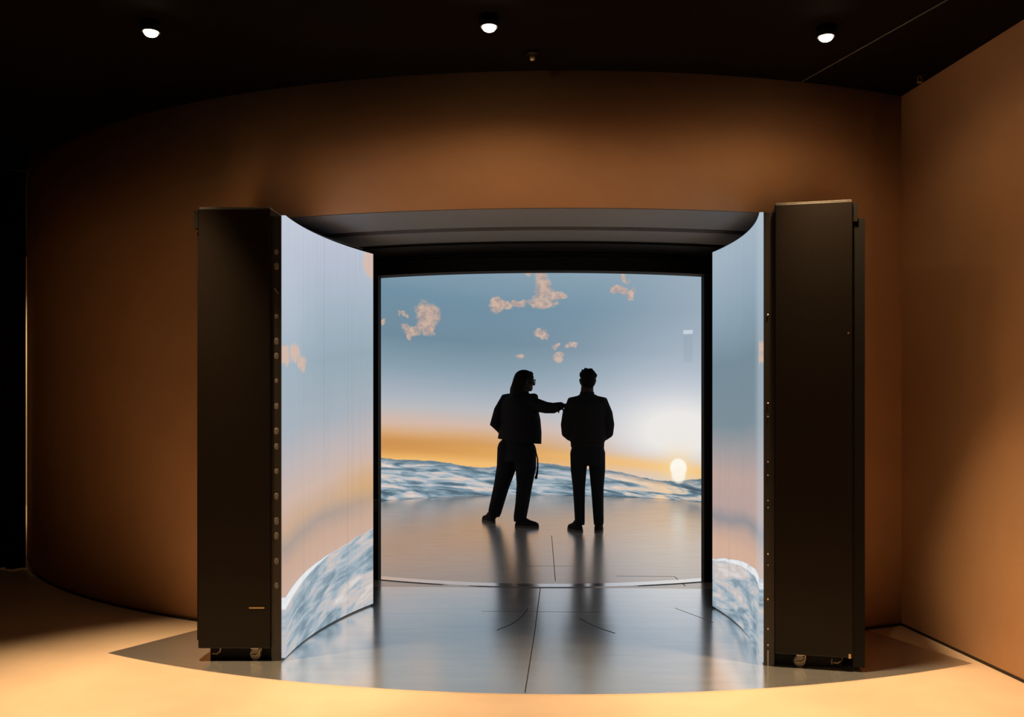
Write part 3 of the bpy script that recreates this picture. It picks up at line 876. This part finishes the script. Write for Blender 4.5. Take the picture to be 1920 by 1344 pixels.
# trousers
bm = bmesh.new()
stack(bm, [(A(0.030, 0.0, 0.74), 0.195, 0.145), (A(0.034, 0.0, 0.84), 0.205, 0.150), (A(0.034, 0.0, 1.0), 0.190, 0.135)], r, f, 30, 2.2)
tube(bm, [A(0.110, -0.05, 0.86), A(0.128, -0.055, 0.66), A(0.112, -0.065, 0.47), A(0.090, -0.100, 0.28), A(0.064, -0.145, 0.115), A(0.062, -0.148, 0.075)], [0.140, 0.118, 0.090, 0.080, 0.074, 0.068], 20)
tube(bm, [A(-0.070, 0.05, 0.88), A(-0.098, 0.085, 0.66), A(-0.155, 0.140, 0.45), A(-0.200, 0.190, 0.28), A(-0.240, 0.235, 0.13), A(-0.245, 0.24, 0.10)], [0.132, 0.114, 0.092, 0.084, 0.078, 0.07], 20)
for q, (a, b) in enumerate(((0.112, -0.065), (-0.155, 0.14))):
    for k in range(3):
        z = 0.40 + 0.06 * k
        tube(bm, [A(a - 0.06, b - 0.07, z + 0.02), A(a, b - 0.095, z), A(a + 0.07, b - 0.06, z + 0.03)], 0.013, 8)
    ankle = (0.06, -0.15) if q == 0 else (-0.245, 0.235)
    for k in range(2):
        z = 0.13 + 0.045 * k
        tube(bm, [A(ankle[0] - 0.05, ankle[1] - 0.05, z + 0.01), A(ankle[0], ankle[1] - 0.075, z), A(ankle[0] + 0.055, ankle[1] - 0.045, z + 0.012)], 0.012, 8)
finish(bm, 'trousers', 'denim', pa, 0.009, 4, [(A(0, 0, 0.075), V(0, 0, -1))])
shoe('shoe', A(0.005, -0.150, 0), (0.98, -0.12), pa, 0.275, 0.047)
shoe('shoe', A(-0.245, 0.165, 0), (-0.50, 0.86), pa, 0.275, 0.047)
# hair: cap and long fall to the shoulders
hu = hf; hr = hf.cross(Z)
def HP(a, b, z): return A(0.118, 0.02, 1.648) + hf * a + hr * b + Z * z
bm = bmesh.new()
ell(bm, HP(-0.014, 0, 0.042), hf, hr, Z, 0.116, 0.096, 0.096, 24, 14)
ell(bm, HP(-0.050, 0, -0.005), hf, hr, Z, 0.094, 0.100, 0.110, 24, 14)
ell(bm, HP(0.045, 0, 0.088), hf, hr, Z, 0.052, 0.066, 0.034)
for k in range(13):
    b = -0.085 + 0.17 * k / 12
    edge = abs(b) / 0.085
    j = random.uniform(-0.008, 0.008)
    tube(bm, [HP(-0.030 + 0.035 * edge, b * 0.8, 0.085 - 0.035 * edge), HP(-0.118 + 0.080 * edge ** 2, b * 1.12, 0.0), HP(-0.145 + 0.085 * edge ** 2 + j, b * 1.12, -0.085),
              HP(-0.156 + 0.085 * edge ** 2 + j, b * 1.1, -0.150), HP(-0.182 + 0.085 * edge ** 2 + j, b * 1.05, -0.200 - 0.012 * (k % 3))], [0.028, 0.030, 0.028, 0.022, 0.008], 10)
finish(bm, 'hair', 'hair', pa, 0.007, 2)
# glasses
gl = bmesh.new()
for b in (-1, 1):
    ring = [HP(0.112 - 0.012 * abs(math.cos(a)) + 0.004, b * 0.034 + 0.026 * math.cos(a), 0.004 + 0.021 * math.sin(a)) for a in [2 * PI * k / 20 for k in range(21)]]
    tube(gl, ring, 0.0036, 8)
    tube(gl, [HP(0.104, b * 0.060, 0.014), HP(0.060, b * 0.078, 0.014), HP(-0.010, b * 0.086, 0.010), HP(-0.030, b * 0.086, -0.008)], 0.0036, 8)
tube(gl, [HP(0.112, -0.010, 0.008), HP(0.116, 0, 0.011), HP(0.112, 0.010, 0.008)], 0.003, 8)
obj('glasses', gl, 'frame', pa, True)
# lanyard strap hanging from the pocket
bm = bmesh.new()
tube(bm, [A(0.240, -0.14, 0.87), A(0.262, -0.155, 0.78), A(0.264, -0.16, 0.70), A(0.258, -0.16, 0.63), A(0.244, -0.16, 0.565)], [0.006, 0.008, 0.010, 0.012, 0.016], 8)
obj('strap', bm, 'cloth', pa, True)

# ---- person with short hair seen from behind
O = V(0.514, 9.90, 0)
def B(x, y, z): return O + V(x, y, z)
bm = bmesh.new()
head(bm, B(0.004, 0.02, 1.650), V(0.05, 1, 0), 0.98)
tube(bm, [B(-0.008, -0.005, 1.44), B(-0.006, 0.0, 1.50), B(-0.002, 0.008, 1.58)], [0.078, 0.072, 0.067], 16)
stack(bm, [(B(0, 0, 0.90), 0.155, 0.105), (B(0, 0, 1.05), 0.145, 0.105), (B(0, 0, 1.25), 0.16, 0.11), (B(0, 0, 1.36), 0.155, 0.10), (B(0, 0, 1.43), 0.10, 0.07), (B(0, 0, 1.48), 0.07, 0.06)], X, Y)
for sx in (-1, 1):
    sh, el, wr = B(sx * 0.160, 0, 1.390), B(sx * 0.225, -0.02, 1.125), B(sx * 0.150, 0.185, 1.02)
    tube(bm, [B(0, 0, 1.41), sh, el, wr], [0.055, 0.045, 0.040, 0.028], 16)
    hand(bm, wr, V(-sx * 0.5, 0.55, -0.55), V(sx * 0.5, 0.8, 0.3), V(-sx * 0.3, 0.2, 0.9), 0.4)
    kx, ax = (-0.086, -0.084) if sx < 0 else (0.106, 0.118)
    tube(bm, [B(sx * 0.09, 0, 0.90), B(kx, 0.012, 0.47), B(ax, -0.02, 0.10)], [0.085, 0.052, 0.036], 16)
    dx, dy = (-0.45, 0.89) if sx < 0 else (0.10, 0.99)
    tube(bm, [B(ax, -0.02, 0.10), B(ax + dx * 0.04, -0.02 + dy * 0.04, 0.06), B(ax + dx * 0.13, -0.02 + dy * 0.13, 0.045)], [0.035, 0.034, 0.027], 12)
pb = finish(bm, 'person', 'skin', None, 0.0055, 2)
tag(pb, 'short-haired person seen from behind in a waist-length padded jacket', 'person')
bm = bmesh.new()
stack(bm, [(B(0, 0, 0.975), 0.186, 0.135), (B(0, 0, 1.02), 0.200, 0.148), (B(0, 0, 1.12), 0.205, 0.150), (B(0, 0, 1.24), 0.208, 0.148), (B(0, 0, 1.34), 0.212, 0.142),
           (B(0, 0, 1.41), 0.200, 0.122), (B(0, 0, 1.455), 0.150, 0.095), (B(0, 0, 1.50), 0.088, 0.078)], X, Y, 32, 2.3)
for sx in (-1, 1):
    tube(bm, [B(sx * 0.05, 0, 1.42), B(sx * 0.155, 0, 1.402), B(sx * 0.200, -0.008, 1.29), B(sx * 0.222, -0.018, 1.17), B(sx * 0.212, 0.005, 1.085), B(sx * 0.175, 0.11, 1.05), B(sx * 0.155, 0.165, 1.03)],
         [0.078, 0.082, 0.074, 0.070, 0.072, 0.066, 0.050], 18)
    for k in range(4):
        z = 1.10 + 0.07 * k
        tube(bm, [B(sx * 0.16, -0.055, z + 0.012), B(sx * 0.20, -0.066, z), B(sx * 0.245, -0.050, z + 0.018)], 0.013, 8)
finish(bm, 'jacket', 'cloth2', pb, 0.009, 4)
bm = bmesh.new()
stack(bm, [(B(0, 0, 0.925), 0.176, 0.130), (B(0, 0, 0.935), 0.182, 0.136), (B(0, 0, 0.975), 0.183, 0.137), (B(0, 0, 0.985), 0.176, 0.130)], X, Y, 36, 2.3)
obj('waistband', bm, 'cloth2', pb, True)
bm = bmesh.new()
stack(bm, [(B(-0.002, 0, 1.465), 0.094, 0.084), (B(-0.004, 0.0, 1.505), 0.080, 0.076), (B(-0.004, 0.002, 1.528), 0.074, 0.071)], X, Y, 28)
obj('collar', bm, 'cloth2', pb, True)
bm = bmesh.new()
stack(bm, [(B(0.003, 0, 0.73), 0.165, 0.120), (B(0.003, 0, 0.82), 0.183, 0.135), (B(0.003, 0, 0.96), 0.175, 0.125)], X, Y, 30, 2.4)
tube(bm, [B(-0.093, 0, 0.86), B(-0.096, 0, 0.68), B(-0.092, 0.010, 0.48), B(-0.088, 0.0, 0.30), B(-0.084, -0.02, 0.12), B(-0.084, -0.02, 0.085)], [0.096, 0.088, 0.068, 0.060, 0.055, 0.052], 20)
tube(bm, [B(0.098, 0, 0.86), B(0.106, 0, 0.68), B(0.108, 0.010, 0.48), B(0.114, 0.0, 0.30), B(0.120, -0.02, 0.12), B(0.120, -0.02, 0.085)], [0.096, 0.088, 0.070, 0.062, 0.056, 0.052], 20)
for sx, kx, ax in ((-1, -0.09, -0.084), (1, 0.108, 0.12)):
    for k in range(3):
        z = 0.42 + 0.05 * k
        tube(bm, [B(kx - 0.05, -0.045, z + 0.015), B(kx, -0.064, z), B(kx + 0.05, -0.045, z + 0.015)], 0.010, 8)
    for k in range(2):
        z = 0.125 + 0.04 * k
        tube(bm, [B(ax - 0.04, -0.05, z + 0.01), B(ax, -0.068, z), B(ax + 0.042, -0.05, z + 0.01)], 0.011, 8)
finish(bm, 'trousers', 'denim', pb, 0.009, 4, [(B(0, 0, 0.085), V(0, 0, -1))])
shoe('shoe', B(-0.085 + 0.015, -0.075, 0), (-0.45, 0.89), pb, 0.275, 0.05)
shoe('shoe', B(0.115, -0.085, 0), (0.08, 0.99), pb, 0.275, 0.05)
bm = bmesh.new()
c0 = B(0.004, 0.02, 1.650)
ell(bm, c0 + V(0.004, -0.026, 0.050), X, Y, Z, 0.089, 0.100, 0.084, 24, 14)
ell(bm, c0 + V(0.000, -0.050, 0.000), X, Y, Z, 0.078, 0.062, 0.078, 24, 14)
ell(bm, c0 + V(0.000, -0.048, -0.060), X, Y, Z, 0.060, 0.040, 0.036, 20, 12)
ell(bm, c0 + V(0.068, -0.022, 0.056), X, Y, Z, 0.034, 0.075, 0.030, 16, 10)
ell(bm, c0 + V(-0.062, -0.022, 0.062), X, Y, Z, 0.030, 0.070, 0.036, 16, 10)
ell(bm, c0 + V(0.000, 0.040, 0.098), X, Y, Z, 0.060, 0.050, 0.034, 16, 10)
for k in range(22):
    a = random.uniform(0, 2 * PI); e2 = random.uniform(0.25, 1.2)
    d = V(math.cos(a) * math.cos(e2), math.sin(a) * math.cos(e2), math.sin(e2))
    p = c0 + V(0.002, -0.024, 0.050) + V(d.x * 0.086, d.y * 0.098, d.z * 0.084)
    t = V(-d.y, d.x + 0.4, 0.2).normalized()
    tube(bm, [p - t * 0.018, p + d * 0.004, p + t * 0.018], 0.008, 6)
finish(bm, 'hair', 'hair', pb, 0.006, 2)
